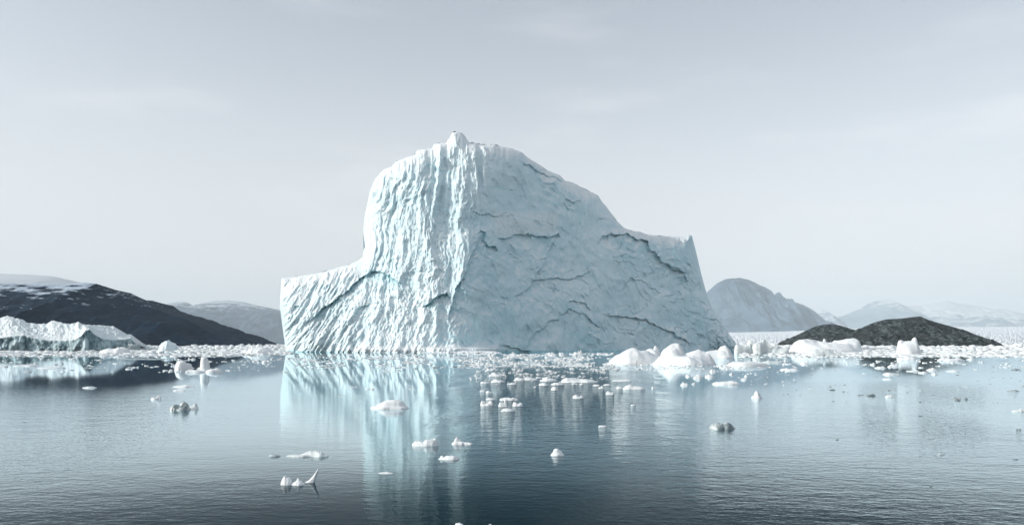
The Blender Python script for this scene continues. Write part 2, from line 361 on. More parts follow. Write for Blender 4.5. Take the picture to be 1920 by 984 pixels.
LEDGES = [  # polyline, recess depth (m), decay (px), blue, dark_tone
    ([(572, 612), (588, 592), (612, 574), (636, 556), (660, 536), (686, 518), (708, 505), (722, 510), (742, 526), (760, 545)], 3.6, 26, 0.75, 0),
    ([(790, 574), (800, 566), (822, 556), (838, 548), (850, 556)], 3.2, 14, 1.0, 0),
    ([(893, 437), (903, 431), (912, 440), (908, 452), (925, 462), (937, 474)], 2.6, 12, 0.7, 0.3),
    ([(925, 452), (945, 446), (965, 440), (990, 439), (1012, 443), (1030, 444), (1048, 441), (1056, 450)], 2.4, 16, 0.35, 0.45),
    ([(975, 300), (995, 312), (1012, 322), (1032, 330), (1056, 338)], 1.8, 8, 0.1, 0.7),
    ([(992, 516), (1008, 524), (1028, 522), (1045, 526), (1062, 522), (1090, 516), (1114, 508)], 1.5, 9, 0.2, 0.75),
    ([(1050, 592), (1066, 584), (1085, 586), (1100, 592), (1116, 604), (1128, 616)], 2.0, 12, 0.1, 0.8),
    ([(1062, 566), (1080, 562), (1098, 570), (1112, 582)], 1.4, 8, 0.1, 0.6),
    ([(1128, 586), (1150, 592), (1180, 594), (1212, 600), (1240, 612), (1262, 624), (1286, 640), (1300, 656)], 2.4, 11, 0.1, 0.8),
    ([(1118, 462), (1128, 446), (1146, 438), (1170, 440), (1196, 446), (1214, 456), (1222, 470), (1240, 488), (1262, 504), (1282, 510), (1286, 526), (1296, 544)], 3.6, 18, 0.1, 0.6),
    ([(1248, 496), (1268, 500), (1284, 510), (1288, 518)], 2.0, 7, 0.0, 1.0),
    ([(1326, 600), (1340, 598), (1352, 608), (1362, 622), (1374, 634), (1384, 648)], 2.6, 12, 0.1, 0.8),
    ([(960, 560), (985, 545), (1002, 520), (1020, 490), (1030, 466), (1044, 446)], 1.6, 22, 0.15, 0.1),
    ([(838, 612), (846, 580), (852, 552), (866, 520), (880, 486), (896, 452)], 2.6, 24, 0.35, 0),
    ([(880, 396), (905, 403), (930, 405), (952, 398)], 1.2, 7, 0.3, 0.3),
    ([(985, 650), (1005, 622), (1030, 604), (1052, 592)], 1.4, 20, 0.25, 0.1),
    ([(1180, 520), (1205, 528), (1228, 540), (1245, 552)], 0.9, 8, 0.1, 0.5),
    ([(660, 585), (690, 570), (716, 560)], 1.2, 10, 0.5, 0),
    ([(526, 572), (545, 570), (566, 574), (582, 588)], 1.2, 8, 0.5, 0),
    ([(930, 656), (948, 650), (975, 652), (996, 658)], 1.5, 8, 0.1, 0.9),
    ([(1060, 372), (1074, 378), (1088, 374)], 1.0, 6, 0.1, 0.6),
]
def iceberg():
    NS, NT = 1060, 520
    T = resamp(TOP, NS)
    # foot positions follow the top ones, smoothed, so that columns fan out under the steep shoulders
    bx = 536+(T[:, 0]-528)/(1297-528)*(1394-536)
    s = np.linspace(0, 1, NS)
    bx = 0.55*bx+0.45*(536+(1394-536)*s)
    B = np.stack([bx, np.full(NS, 680.0)], 1)
    L = resamp(LEFT, NT); Rr = resamp(RIGHT, NT)
    S, TT = np.meshgrid(s, np.linspace(0, 1, NT))
    def coons(k):
        c = (1-TT)*B[None, :, k]+TT*T[None, :, k]
        c = c+(1-S)*L[:, k][:, None]+S*Rr[:, k][:, None]
        return c-((1-S)*(1-TT)*B[0, k]+S*(1-TT)*B[-1, k]+(1-S)*TT*T[0, k]+S*TT*T[-1, k])
    px, py = coons(0), coons(1)
    # ragged outline on the serrated top
    jag = fbm(px/9, py*0+4, 3, 70)*3.2*sstep(0.90, 1.0, TT)*sstep(690, 740, px)*(1-sstep(940, 1000, px))
    py = py-jag
    py = py+fbm(px/14, py*0+8, 3, 72)*1.6*sstep(0.95, 1.0, TT)
    H = np.clip(659-py, -20, 420)
    edge = LEFT[1:]+TOP[1:]+RIGHT[::-1][1:-1]
    e, _, _ = polydist(px, py, edge)
    rd = np.interp(py, *np.array(RIDGE, float).T)       # ridge column
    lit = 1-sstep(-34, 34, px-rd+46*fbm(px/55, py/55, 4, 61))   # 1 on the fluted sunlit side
    low = sstep(560, 700, px+(660-py)*0.1)
    Y = sum(pl(DEPTH, px+o_) for o_ in range(-40, 41, 8))/11+H*0.185*0.42*(0.8+0.2*sstep(600, 740, px))
    # tower face turns away to the left
    Y = Y+np.clip((800-px)/120, 0, 1)**1.4*9*sstep(60, 190, H)
    # left block stands in front of the tower foot under its arched rim
    # right panel beyond the long crack lies deeper
    # right of the ridge the wall swings back
    Y = Y+sstep(-5, 90, px-rd)*3.5
    Ybase = Y.copy()
    rr = np.clip(e/26, 0, 1); Y = Y+7.5*(1-np.sqrt(1-(1-rr)**2))
    rr = np.clip(e/5, 0, 1); Y = Y+1.6*(1-np.sqrt(1-(1-rr)**2))
    d = np.zeros(px.shape)
    # --- broad lumps
    wx = fbm(px/70, py/90, 4, 50); wy = fbm(px/70+9, py/90, 4, 53)
    d += 3.0*fbm(px/120, py/150, 4, 55)
    # --- flutes on the lit side
    tower = lit*sstep(655, 700, px+20*wx)*sstep(520-20, 470, py-(px-700)*0.45)
    fan = (px-800)*(1-0.0010*(py-300))+800+10*wx+(py-400)*0.08
    fl = ridged(fan/34, py/330, 2, 81, 0.55)-0.55
    fl2 = ridged(fan/13+wy*0.6, py/120, 3, 83)-0.55
    flt = lit*sstep(640, 700, px)*(0.35+0.65*sstep(660, 560, py+8*wy))
    d += flt*(fl*3.0+fl2*1.3+(ridged(px/26+wx*1.5, py/60+wy*1.5, 4, 85, 0.5)-0.55)*1.5)
    # --- slanting rills on the low left block and along the foot
    def slant(a, f, fl_, sd, o=3):
        ca, sa = math.cos(R(a)), math.sin(R(a))
        return ridged((px*ca+py*sa)/f+0.5*wx, (-px*sa+py*ca)/fl_, o, sd)-0.55
    ll = lit*(1-sstep(0.0, 1.0, flt*1.6))+0.35*lit*sstep(470, 600, py)
    d += ll*(slant(28, 15, 95, 91)*1.6+slant(36, 6, 34, 93)*0.7+slant(12, 36, 120, 95)*1.8)
    # --- smooth shaded side: faint runnels, scattered chips and steps
    sh = 1-lit
    d += sh*(slant(-24, 9, 120, 97)*0.45+slant(-14, 26, 160, 99)*1.1+slant(-40, 50, 200, 100)*1.6+fbm(px/36, py/44, 3, 101)*0.8)
    q = py/27-px/90+2.2*fbm(px/60, py/60, 3, 105)+0.4*fbm(px/14, py/14, 3, 106)
    saw = q-np.floor(q)
    patch = sstep(0.05, 0.35, fbm(px/55+3, py/45, 3, 110)+0.35*sstep(1100, 1180, px)*sstep(440, 470, py)-0.05)
    chipm = np.exp(-((saw-0.04)/0.08)**2)*patch*sh*sstep(0.0, 0.3, fbm(px/16, py/16, 2, 112)+0.1)
    d += patch*sh*(0.5-saw)*-0.32
    # right end: vertical fluting seen at the corner
    re = sstep(1240, 1320, px-(py-500)*0.25)
    d += re*(ridged((px-py*0.22)/13, py/200, 3, 115)-0.55)*1.6
    d += sstep(1320, 1350, px)*sstep(590, 620, py)*(ridged(px/10, py/10, 4, 117)-0.6)*2.5
    # small upper right panel behind the crack
    # all over grain
    d += (0.22+0.2*lit)*fbm(px/7, py/11, 3, 120)+0.42*lit*(ridged(px/9+wx, py/16+wy, 3, 122, 0.6)-0.55)
    blue = np.zeros(px.shape); dark_tone = np.zeros(px.shape)
    jx = px+7*fbm(px/22, py/22, 4, 130); jy = py+9*fbm(px/22+5, py/22, 4, 133)
    rl = random.Random(77); more = []
    for n_, x0, x1, y0, y1 in ((26, 1120, 1290, 450, 560), (22, 1100, 1340, 560, 645), (16, 985, 1110, 500, 560), (12, 1000, 1130, 340, 430), (16, 900, 1060, 450, 640), (8, 940, 1050, 300, 380)):
        for k_ in range(n_):
            x, y = rl.uniform(x0, x1), rl.uniform(y0, y1); ln = rl.uniform(7, 26); a_ = R(rl.choice([rl.gauss(28, 16), rl.gauss(-18, 14), rl.gauss(62, 12)]))
            bow = rl.uniform(-0.25, 0.1)*ln
            more.append(([(x, y), (x+ln*0.5*math.cos(a_)-bow*math.sin(a_), y+ln*0.5*math.sin(a_)+bow*math.cos(a_)), (x+ln*math.cos(a_), y+ln*math.sin(a_))], rl.uniform(0.35, 1.0), rl.uniform(3, 9), 0.1, rl.uniform(0.05, 0.35)))
    dF, bF, tF = d, blue, dark_tone; PX, PY, JX, JY = px, py, jx, jy
    for pts, A, w_, bl, di in LEDGES+more:
        q_ = np.array(pts, float); m_ = 20+w_*5
        sel = np.where((JX > q_[:, 0].min()-m_) & (JX < q_[:, 0].max()+m_) & (JY > q_[:, 1].min()-m_) & (JY < q_[:, 1].max()+m_))
        px, py, jx, jy = PX[sel], PY[sel], JX[sel], JY[sel]; d = blue = dark_tone = 0
        ds, sg, arc = polydist(jx, jy, pts)
        fade = sstep(0, 0.12, arc)*sstep(0, 0.12, 1-arc)
        brk = 0.55+0.45*sstep(-0.25, 0.1, fbm(px/17, py/17, 2, int(pts[0][0])))
        sdv = ds*sg
        rec = np.where(sdv > 0, np.exp(-sdv/w_)*np.clip(sdv/1.6, 0, 1), 0)
        lip = np.where(sdv <= 0, np.exp(sdv/(w_*0.9)), np.exp(-sdv/0.8))
        d += fade*brk*(-A*rec*0.6+A*0.24*lip)
        line = np.exp(-np.maximum(sdv-1, 0)/(w_*0.30))*np.where(sdv > -0.8, 1, 0)
        blue += bl*fade*brk*line*0.75
        dark_tone += di*fade*brk*np.exp(-np.maximum(sdv, 0)/2.2)*np.where(sdv > -0.8, 1, 0)*0.5  # dark teal along and just below the ledge line
        dF[sel] += d; bF[sel] += blue; tF[sel] += dark_tone
    d, blue, dark_tone, px, py = dF, bF, tF, PX, PY
    dark_tone += chipm*0.35
    # waterline: wave-cut foot and dark wet rim, snowy ledge under the ridge
    Hn = (659-py)
    foot = np.exp(-(np.clip(Hn-3, -1.5, 99)/5)**2)
    d += 1.8*foot*sstep(600, 700, px)*(1-sstep(900, 960, px))+4.0*sstep(9, 6, Hn)*sstep(780, 830, px)*(1-sstep(910, 960, px))
    firn_sunlit = foot*sstep(560, 700, px)*(1-sstep(900, 960, px))*0.8
    firn_sunlit += 0.55*sh*sstep(918, 935, px)*(1-sstep(1040, 1054, px))*sstep(392, 404, py-8*fbm(px/20, py*0, 3, 146))*(1-sstep(434, 446, py+6*fbm(px/16, py*0, 3, 147)))
    # faint blue bands of refrozen melt water running through the wall
    bq = py*0.93-px*0.30+34*fbm(px/130, py/130, 3, 180)+5*fbm(px/18, py/18, 3, 183)
    for c_, w_, k_ in ((40, 3.0, 0.30), (96, 1.6, 0.34), (118, 7.0, 0.16), (205, 2.2, 0.30), (262, 9.0, 0.15), (300, 1.8, 0.30)):
        blue += k_*np.exp(-((bq-c_)/w_)**2)*sstep(-0.3, 0.15, fbm(px/60, py/60, 2, 185+int(c_)))
    blue += 0.55*sstep(3, -1, Hn-2*fbm(px/20, py*0, 3, 140)-1)*(1-firn_sunlit)
    # blue ice low under the shaded face
    blue += 0.30*sstep(90, 10, Hn)*sstep(840, 930, px)*(1-sstep(1090, 1180, px))*(0.5+fbm(px/60, py/30, 3, 142))
    dark_tone += 0.7*sstep(1300, 1345, px)*sstep(22, 6, Hn-10*fbm(px/12, py/12, 3, 144))*0.9
    d *= sstep(0, 6, e)*0.85+0.15
    Yf = Y-d
    XX = X_(px, Yf); ZZ = Z_(py, Yf)
    Vf = np.stack([XX, Yf, ZZ], 2).reshape(-1, 3)
    # --- the far side: a coarser shell closing the same outline, parallel in plan
    st = 6
    bi = np.arange(0, NS, st); bi[-1] = NS-1; ti = np.arange(0, NT, st); ti[-1] = NT-1
    pb, qb, eb = px[np.ix_(ti, bi)], py[np.ix_(ti, bi)], e[np.ix_(ti, bi)]
    Yb0 = (Y+0)[np.ix_(ti, bi)]
    Yedge = Ybase[np.ix_(ti, bi)]+9.1
    th = np.clip(eb/150, 0, 1)
    thick = 55*np.sqrt(1-(1-th)**2)*(1+0.25*fbm(pb/60, qb/60, 4, 150))
    Xb = X_(pb, Yedge); Zb = Z_(qb, Yedge)-0.4*(eb < 3); Yb = Yedge+0.3+thick
    Zb = Zb+(Xb*0)
    Vb = np.stack([Xb, Yb, Zb], 2).reshape(-1, 3)
    ff = grid_faces(NT, NS); fb = grid_faces(len(ti), len(bi), len(Vf), True)
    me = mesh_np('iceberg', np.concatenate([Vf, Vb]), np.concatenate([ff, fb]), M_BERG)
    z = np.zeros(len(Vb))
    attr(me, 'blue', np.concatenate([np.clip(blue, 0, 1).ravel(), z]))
    attr(me, 'dark_tone', np.concatenate([np.clip(dark_tone, 0, 0.9).ravel(), z]))
    attr(me, 'firn_sunlit', np.concatenate([np.clip(firn_sunlit+lit*0.35*(fl2 > -9), 0, 1).ravel(), z]))  # firn patches, plus sunlight put into the colour of the lit side
    root = link(bpy.data.objects.new('iceberg', None), label='huge fluted iceberg towering in the middle of the fjord', cat='iceberg')
    root.location = (0, 262, 0)
    body = bpy.data.objects.new('ice_wall', me); C.objects.link(body); body.parent = root; body.location = (0, -262, 0)
    # snowy wave-built ledge along the foot
    gx, gy = np.meshgrid(np.linspace(-1, 1, 190), np.linspace(-1, 1, 16))
    h = np.clip(1-np.abs(gx)**4-0.25*fbm(gx*9, gy*2, 3, 700), 0, 1)**0.6*np.clip(1-np.abs(gy+0.25*fbm(gx*6, gy*0+3, 3, 703))**3, 0, 1)**0.6
    z = h*(0.75+0.35*fbm(gx*22, gy*3, 3, 705))*1.0-0.15
    lx, ly = -15.5+12.5*gx, 246.2+gy*2.4
    led = mesh_np('snow_ledge', np.stack([lx, ly-262, z], 2).reshape(-1, 3), grid_faces(16, 190), M_SNOW)
    lo = bpy.data.objects.new('snow_ledge', led); C.objects.link(lo); lo.parent = root
iceberg()

# ------------------------------------------------------------------ low shelf berg at the left edge
def shelf_berg():
    px = np.linspace(-150, 256, 420)
    crest = pl([(-150, 600), (-80, 590), (-20, 596), (0, 596), (12, 593), (24, 594), (40, 599), (56, 606), (75, 607), (90, 606), (98, 602), (108, 603), (118, 605), (140, 606), (146, 604), (156, 608), (180, 610), (205, 611), (218, 613), (228, 620), (236, 627), (246, 627), (252, 632), (256, 645)], px)
    rim = pl([(-150, 632), (-60, 636), (0, 634), (25, 630), (45, 629), (62, 634), (90, 638), (120, 639), (140, 637), (152, 630), (160, 620), (168, 617), (176, 626), (190, 634), (212, 638), (232, 636), (246, 634), (256, 646)], px)
    Yw0 = pl([(-150, 300), (90, 300), (160, 294), (175, 300), (256, 322)], px)
    rows = []
    n = 26
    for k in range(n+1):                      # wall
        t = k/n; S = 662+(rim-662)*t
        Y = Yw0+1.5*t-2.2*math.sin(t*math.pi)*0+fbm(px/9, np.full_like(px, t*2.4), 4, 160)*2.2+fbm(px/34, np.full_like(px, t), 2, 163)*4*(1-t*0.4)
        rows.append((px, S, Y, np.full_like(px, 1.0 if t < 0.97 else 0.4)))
    for k in range(1, 41):                    # snow top
        t = k/40; S = rim+(crest-rim)*t
        Y = Yw0+2+34*t
        S = S-fbm(px/8, np.full_like(px, t*7), 4, 166)*3.6*math.sin(min(1, t*1.1)*math.pi*0.5)*(1-0.35*t)-np.maximum(0, perlin(px/5, np.full_like(px, t*11), 168))*1.1-2.2*fbm(px/22, np.full_like(px, t*3), 2, 169)*t
        Y = Y+fbm(px/12, np.full_like(px, t*5), 3, 170)*1.5
        S = S-4.5*(ridged(px/30+t, np.full_like(px, t*2.2), 3, 172)-0.6)*math.sin(min(1, t*1.3)*math.pi*0.5)*(1-0.5*t)
        rows.append((px, S, Y, np.zeros_like(px)))
    P = np.array([r[0] for r in rows]); S = np.array([r[1] for r in rows]); Y = np.array([r[2] for r in rows]); W = np.array([r[3] for r in rows])
    endf = np.clip((256-P)/10, 0, 1)
    XX = X_(P, Y); Z = Z_(S, Y)
    last = np.stack([XX[-1], Y[-1]+25, np.full(len(px), -2.0)], 1)
    V = np.concatenate([np.stack([XX, Y, Z], 2).reshape(-1, 3), last])
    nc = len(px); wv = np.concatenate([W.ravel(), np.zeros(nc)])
    root = bpy.data.objects.new('tabular_iceberg', None); root.location = (-150, 305, 0)
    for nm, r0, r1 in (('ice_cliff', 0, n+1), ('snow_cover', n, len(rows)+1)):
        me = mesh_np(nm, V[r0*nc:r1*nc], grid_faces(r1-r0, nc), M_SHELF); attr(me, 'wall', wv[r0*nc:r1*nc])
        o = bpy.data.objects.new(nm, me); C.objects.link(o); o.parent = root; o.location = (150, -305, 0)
    link(root, label='low flat iceberg with a shaded teal cliff and rough snowy top, left edge', cat='iceberg')
shelf_berg()

# ------------------------------------------------------------------ floes and mounds
def mound(name, wl, domes, mat, label, cat='ice floe', group=None, rough=0.16, seed=0, res=1.6, jag=0.0, depth=1.0, ex=0.85):
    """one floating piece: union of domes (centre px, half width px, height px, edge power, depth offset px); wl = waterline row at its middle"""
    Y0 = Yw(wl); k = Y0/F
    x0 = min(d[0]-d[1] for d in domes)-2; x1 = max(d[0]+d[1] for d in domes)+2
    ex_ = (x1-x0)*0.14; x0 -= ex_; x1 += ex_; cx = (x0+x1)/2
    dmax = ex_+max(d[1] for d in domes)*depth*1.25+abs(max((d[4] for d in domes), key=abs))+2
    nx = int(min(150, max(16, (x1-x0)/res*1.6))); ny = int(min(90, max(12, dmax*2/res)))
    gx, gy = np.meshgrid(np.linspace(x0, x1, nx), np.linspace(-dmax, dmax, ny))
    h = np.full(gx.shape, -9.0)
    big = max(x1-x0, 4)
    wa = 0.02 if name == 'ice_pillar' else 0.04 if wl == 693 else 0.10
    wx = gx+big*wa*fbm(gx/big*2.6, gy/big*2.6, 2, seed+1); wy = gy+big*wa*fbm(gx/big*2.6+7, gy/big*2.6, 2, seed+2)
    for c, hw, hh, p, off in domes:
        r = np.sqrt(((wx-c)/hw)**2+((wy-off)/(hw*depth))**2)
        v = np.where(r < 1, hh*(1-np.clip(r, 0, 1)**p)**ex, -hh*0.25-3*(r-1)*hh)
        h = np.maximum(h, v)
    hm = max(d[2] for d in domes)
    if name == 'snow_block': h = np.where(h > 0, h+hm*0.26*(ridged(gx/hm*0.42+seed, gy/hm*0.3, 3, seed+12, 0.5)-0.75)*np.clip(h/hm*2, 0, 1), h)
    n = fbm(gx/hm*0.45, gy/hm*0.45, 4, seed+5)+0.35*(ridged(gx/hm*1.1, gy/hm*1.1, 3, seed+7, 0.6)-0.6)
    h = np.where(h > 0, h*(1+rough*2*n)+jag*hm*np.maximum(0, ridged(gx/hm*0.7, gy/hm*0.7, 3, seed+8)-0.7), h)
    h = np.maximum(h, -max(hm*0.3, 1.5))
    V = np.stack([(gx-cx)*k, gy*k, h*k], 2).reshape(-1, 3)
    me = mesh_np(name, V, grid_faces(ny, nx), mat)
    o = bpy.data.objects.new(name, me); o.location = (X_(cx, Y0), Y0, 0)
    return link(o, label, cat, group)

_sd = [1000]
def fl(px, wl, wd, ht, label, mat=None, name='ice_floe', cat='ice floe', p=3.0, rough=0.3, jag=0.35, depth=0.7, extra=()):
    _sd[0] += 11; rr = random.Random(_sd[0]); ht = ht*0.72
    hw = wd/2
    domes = [(px, hw, ht*0.62, p, 0)]
    if not extra:
        c = px+(rr.random()-0.5)*wd*0.5
        domes += [(c, hw*0.5, ht, 2.4, 0), (px+(rr.random()-0.5)*wd*0.6, hw*0.36, ht*0.85, 2.4, hw*0.2)]
    domes += list(extra)
    return mound(name, wl, domes, mat or M_SNOW, label, cat, None, rough, _sd[0], 0.9, jag, depth, 0.5)

# large snow covered blocks right of centre
mound('snow_block', 683, [(1190, 47, 28, 2.6, 10), (1165, 24, 20, 3, 6), (1222, 30, 31, 2.2, 24), (1240, 10, 37, 2, 40)], M_SNOW, 'long rounded snow block, leftmost of the white blocks before the iceberg', 'ice block', None, 0.10, 501, 1.1, 0.10, 0.9, 1.0)
mound('snow_block', 684, [(1284, 56, 19, 2.6, 0), (1257, 30, 31, 2, 4), (1312, 30, 24, 2.2, 0), (1262, 26, 27, 2.2, 18)], M_SNOW, 'wide wedge shaped snow block, front one of the white blocks before the iceberg', 'ice block', None, 0.12, 502, 1.1, 0.12, 0.9, 1.0)
mound('snow_block', 676, [(1262, 34, 36, 1.7, 0), (1252, 20, 30, 2, -4)], M_SNOW, 'tall peaked snow block behind the front white blocks', 'ice block', None, 0.08, 503, 1.1, 0.05, 0.9, 1.0)
mound('snow_block', 671, [(1342, 34, 17, 2.4, 0), (1356, 18, 22, 2, 0), (1310, 30, 14, 2.2, 0)], M_SNOW, 'low snow block at the far right toe of the big iceberg', 'ice block', None, 0.12, 504, 1.1, 0.15, 0.9, 1.0)
mound('ice_floe', 686, [(1400, 38, 8, 4, 0), (1384, 20, 9, 3, 0)], M_SNOW, 'flat white wedge floe right of the white blocks', 'ice floe', None, 0.15, 505, 1.1, 0.1, 0.5)
mound('ice_floe', 680, [(1446, 22, 3, 4, 0), (1440, 8, 4, 3, 0)], M_GREY, 'thin grey floe beside the flat white wedge floe', 'ice floe', None, 0.15, 506, 1.1, 0.1, 0.5)
# right side big floes
mound('snow_block', 660, [(1542, 68, 19, 5, 0), (1510, 34, 23, 4, 0), (1550, 10, 28, 2.0, 0), (1586, 24, 24, 5, 0)], M_SNOW, 'broad flat topped snow block in front of the smaller dark islet', 'ice block', None, 0.07, 511, 1.1, 0.05, 0.9, 1.0)
mound('snow_block', 664, [(1704, 23, 24, 4, 0), (1716, 11, 31, 3.5, 0), (1690, 10, 25, 3, 0)], M_SNOW, 'square edged snow block in front of the big dark islet', 'ice block', None, 0.12, 512, 1.1, 0.25, 0.9, 1.0)
mound('snow_block', 667, [(1540, 36, 12, 3, 0), (1560, 12, 14, 3, 0)], M_GREY, 'greyish low floe below the broad flat topped snow block', 'ice floe', None, 0.2, 513, 1.1, 0.3, 0.4)
mound('snow_block', 662, [(1392, 14, 15, 4, 0), (1404, 8, 24, 5, 6), (1418, 13, 18, 5, 0), (1436, 9, 21, 3, 4), (1455, 20, 11, 2.2, 0)], M_GREY, 'jagged blocky ice ridge just right of the iceberg toe', 'ice block', None, 0.3, 514, 0.8, 0.9, 0.6, 0.45)
for args in [(1700, 674, 30, 9, 'domed white floe in front of the square edged snow block'), (1782, 676, 50, 8, 'long lumpy white floe below the right end of the big islet'),
             (1636, 684, 10, 5, 'small round floe left of the islet reflection'), (1650, 690, 20, 5, 'flattish floe on the left end of the islet reflection'),
             (1671, 702, 30, 5, 'pointed long floe on the lower islet reflection'), (1712, 696, 26, 4, 'thin floe in the middle of the islet reflection'),
             (1747, 694, 20, 6, 'domed floe on the dark centre of the islet reflection'), (1731, 699, 20, 4, 'ragged pair of bits right of the islet reflection centre'),
             (1752, 702, 14, 5, 'small floe under the domed one on the islet reflection'), (1786, 696, 26, 4, 'thin whitish floe at the right end of the islet reflection'),
             (1664, 711, 20, 3, 'grey tipped floe just below the islet reflection')]:
    fl(*args)
# left side pieces
mound('ice_block', 693, [(341, 14, 17, 3.2, 0), (350, 10, 13, 2.5, 4), (334, 8, 14, 3, 3)], M_SNOW, 'rounded white ice knob left of the upright ice pillar', 'ice block', None, 0.15, 521, 0.9, 0.15, 0.8)
mound('ice_pillar', 697, [(383, 8, 29, 7, 0), (388, 6, 23, 4, 0), (379, 4, 31, 3, 1), (382, 16, 6, 3, 0)], M_SNOW, 'upright white ice pillar standing in the left water', 'ice block', None, 0.10, 522, 0.8, 0.1, 0.9)
mound('ice_floe', 698, [(404, 16, 6, 3, 0), (414, 8, 8, 2.5, 0), (362, 14, 5, 3, 0)], M_SNOW, 'lumpy low floe at the foot of the ice pillar', 'ice floe', None, 0.2, 523, 0.9, 0.3, 0.6)
mound('ice_boulder', 657, [(250, 14, 12, 3, 0), (246, 8, 13, 3, 0)], M_CLEAR, 'dark dirty ice lump at the right end of the low flat iceberg', 'ice block', None, 0.25, 524, 0.9, 0.5, 0.8)
mound('ice_block', 658, [(314, 15, 17, 2.6, 0), (306, 9, 13, 3, 0), (324, 9, 14, 3, 0)], mat_snow('pale_blue_ice', (0.6, 0.72, 0.78), (0.78, 0.85, 0.88), (0.4, 0.6, 0.68)), 'pale blue cluster of ice standing out of the left ice belt', 'ice block', None, 0.25, 525, 0.9, 0.6, 0.8)
mound('ice_block', 663, [(486, 28, 12, 2.2, 0), (484, 8, 17, 1.8, 0), (462, 14, 8, 2.4, 0)], M_SNOW, 'wide peaked ice heap close to the left end of the iceberg', 'ice block', None, 0.2, 526, 0.9, 0.4, 0.6)
mound('ice_block', 662, [(205, 22, 9, 2.2, 0), (228, 20, 12, 2.2, 0)], M_SNOW, 'low snowy heap in front of the flat iceberg\'s right end', 'ice block', None, 0.2, 527, 0.9, 0.4, 0.6)
fl(345, 725, 40, 5, 'faint low white floe left of the iceberg reflection, below the pillar', depth=0.5)
fl(336, 732, 24, 4, 'small pale floe under the faint low white floe', depth=0.5)
fl(293, 748, 18, 8, 'small peaked white ice bit left in the calm water')
fl(168, 727, 26, 4, 'small flat white floe on the rippled left water')
fl(50, 686, 44, 4, 'thin white floe at the far left below the ice belt')
fl(95, 690, 50, 4, 'long thin pale floe near the left edge')
# clear dark growlers
mound('growler', 768, [(338, 20, 10, 2.4, 0), (344, 13, 15, 2, 0), (328, 12, 8, 2.2, 0)], M_CLEAR, 'greenish grey glassy growler in the left calm water', 'growler', None, 0.25, 531, 0.8, 0.4, 0.8)
mound('growler', 766, [(362, 11, 5, 3, 0), (366, 5, 9, 3, 0)], M_GREY, 'small white lump right beside the glassy growler', 'growler', None, 0.2, 532, 0.8, 0.3, 0.8)
mound('growler', 803, [(1350, 18, 10, 2.4, 0), (1362, 18, 11, 1.8, 0), (1340, 10, 8, 2.4, 0)], M_CLEAR, 'lone dark glassy growler right of the iceberg reflection', 'growler', None, 0.25, 533, 0.7, 0.4, 0.8)
# foreground white floes
fl(733, 765, 68, 16, 'broad smooth white domed floe on the lit reflection', rough=0.06, jag=0.03, p=2.6, depth=0.7, extra=[(735, 26, 16, 2.4, 0), (722, 16, 12, 2.4, 0)])
fl(797, 835, 48, 11, 'long white floe with a squared right end, left of the winged floe', p=5, depth=0.5, extra=[(806, 16, 11, 5, 0), (786, 14, 9, 3, 0)])
fl(860, 832, 28, 11, 'small winged floe at the edge of the dark reflection', extra=[(857, 7, 12, 2, 0), (875, 11, 2.5, 4, 0)])
fl(842, 860, 38, 6, 'slender flat floe just below the winged floe', p=5, jag=0.05, extra=[(828, 3, 8, 3, 0), (845, 17, 5, 5, 0)])
fl(1046, 853, 26, 13, 'single white lump alone on the black water', rough=0.12, extra=[(1043, 8, 13, 2, 0), (1049, 8, 10, 2.2, 0)])
fl(723, 887, 28, 4, 'pair of thin bits low on the lit reflection', jag=0.05)
fl(514, 855, 24, 6, 'small grey glassy floe left of the long flat floe', mat=M_CLEAR, rough=0.2)
fl(575, 855, 78, 8, 'long flat pale floe, left foreground', mat=M_GREY, p=5, jag=0.05, depth=0.3, extra=[(590, 24, 8, 3, 0)])
fl(861, 983, 16, 5, 'small white floe cut by the bottom edge')
fl(919, 983, 5, 2, 'tiny ice bit beside the floe at the bottom edge')
mound('ice_floe', 908, [(537, 11, 13, 3, 0), (535, 6, 15, 3, 0)], M_SNOW, 'square white lump, left of the trio with the ice fin', 'ice floe', None, 0.15, 541, 0.6, 0.3, 0.9)
mound('ice_floe', 908, [(560, 13, 8, 2, 0), (559, 6, 12, 1.8, 0)], M_SNOW, 'low tent shaped lump, middle of the trio with the ice fin', 'ice floe', None, 0.15, 542, 0.6, 0.3, 0.8)
def fin():
    Y0 = Yw(904); k = Y0/F
    base = [(570, 0.5), (574, 3), (580, 6), (586, 13), (590, 18), (594, 24), (597.5, 28), (597, 22), (594, 14), (592, 7), (590, 0.5)]
    # closed outline extruded with a fat middle
    o = np.array(base); c = np.array([583, 4.0])
    rings = []
    for s, y in ((0.55, -3.2), (0.88, -1.6), (1.0, 0.0), (0.88, 1.6), (0.55, 3.2)):
        rings.append(np.stack([((c[0]+(o[:, 0]-c[0])*s)-583)*k, np.full(len(o), y*k)+(o[:, 1]*0.06*k), ((o[:, 1]*s))*k-1.2*k], 1))
    n = len(o); V = np.concatenate(rings); Fq = []
    for r in range(4):
        for i in range(n):
            j = (i+1) % n; Fq.append((r*n+i, r*n+j, (r+1)*n+j, (r+1)*n+i))
    me = bpy.data.meshes.new('ice_fin')
    Fq += [tuple(range(n))[::-1], tuple(range(4*n, 5*n))]
    me.from_pydata([tuple(v) for v in V], [], Fq); me.materials.append(M_SNOW)
    ob = bpy.data.objects.new('ice_fin', me); ob.location = (X_(583, Y0), Y0, 0)
    link(ob, 'tall slanting ice fin pointing up to the right, left foreground', 'ice floe')
fin()
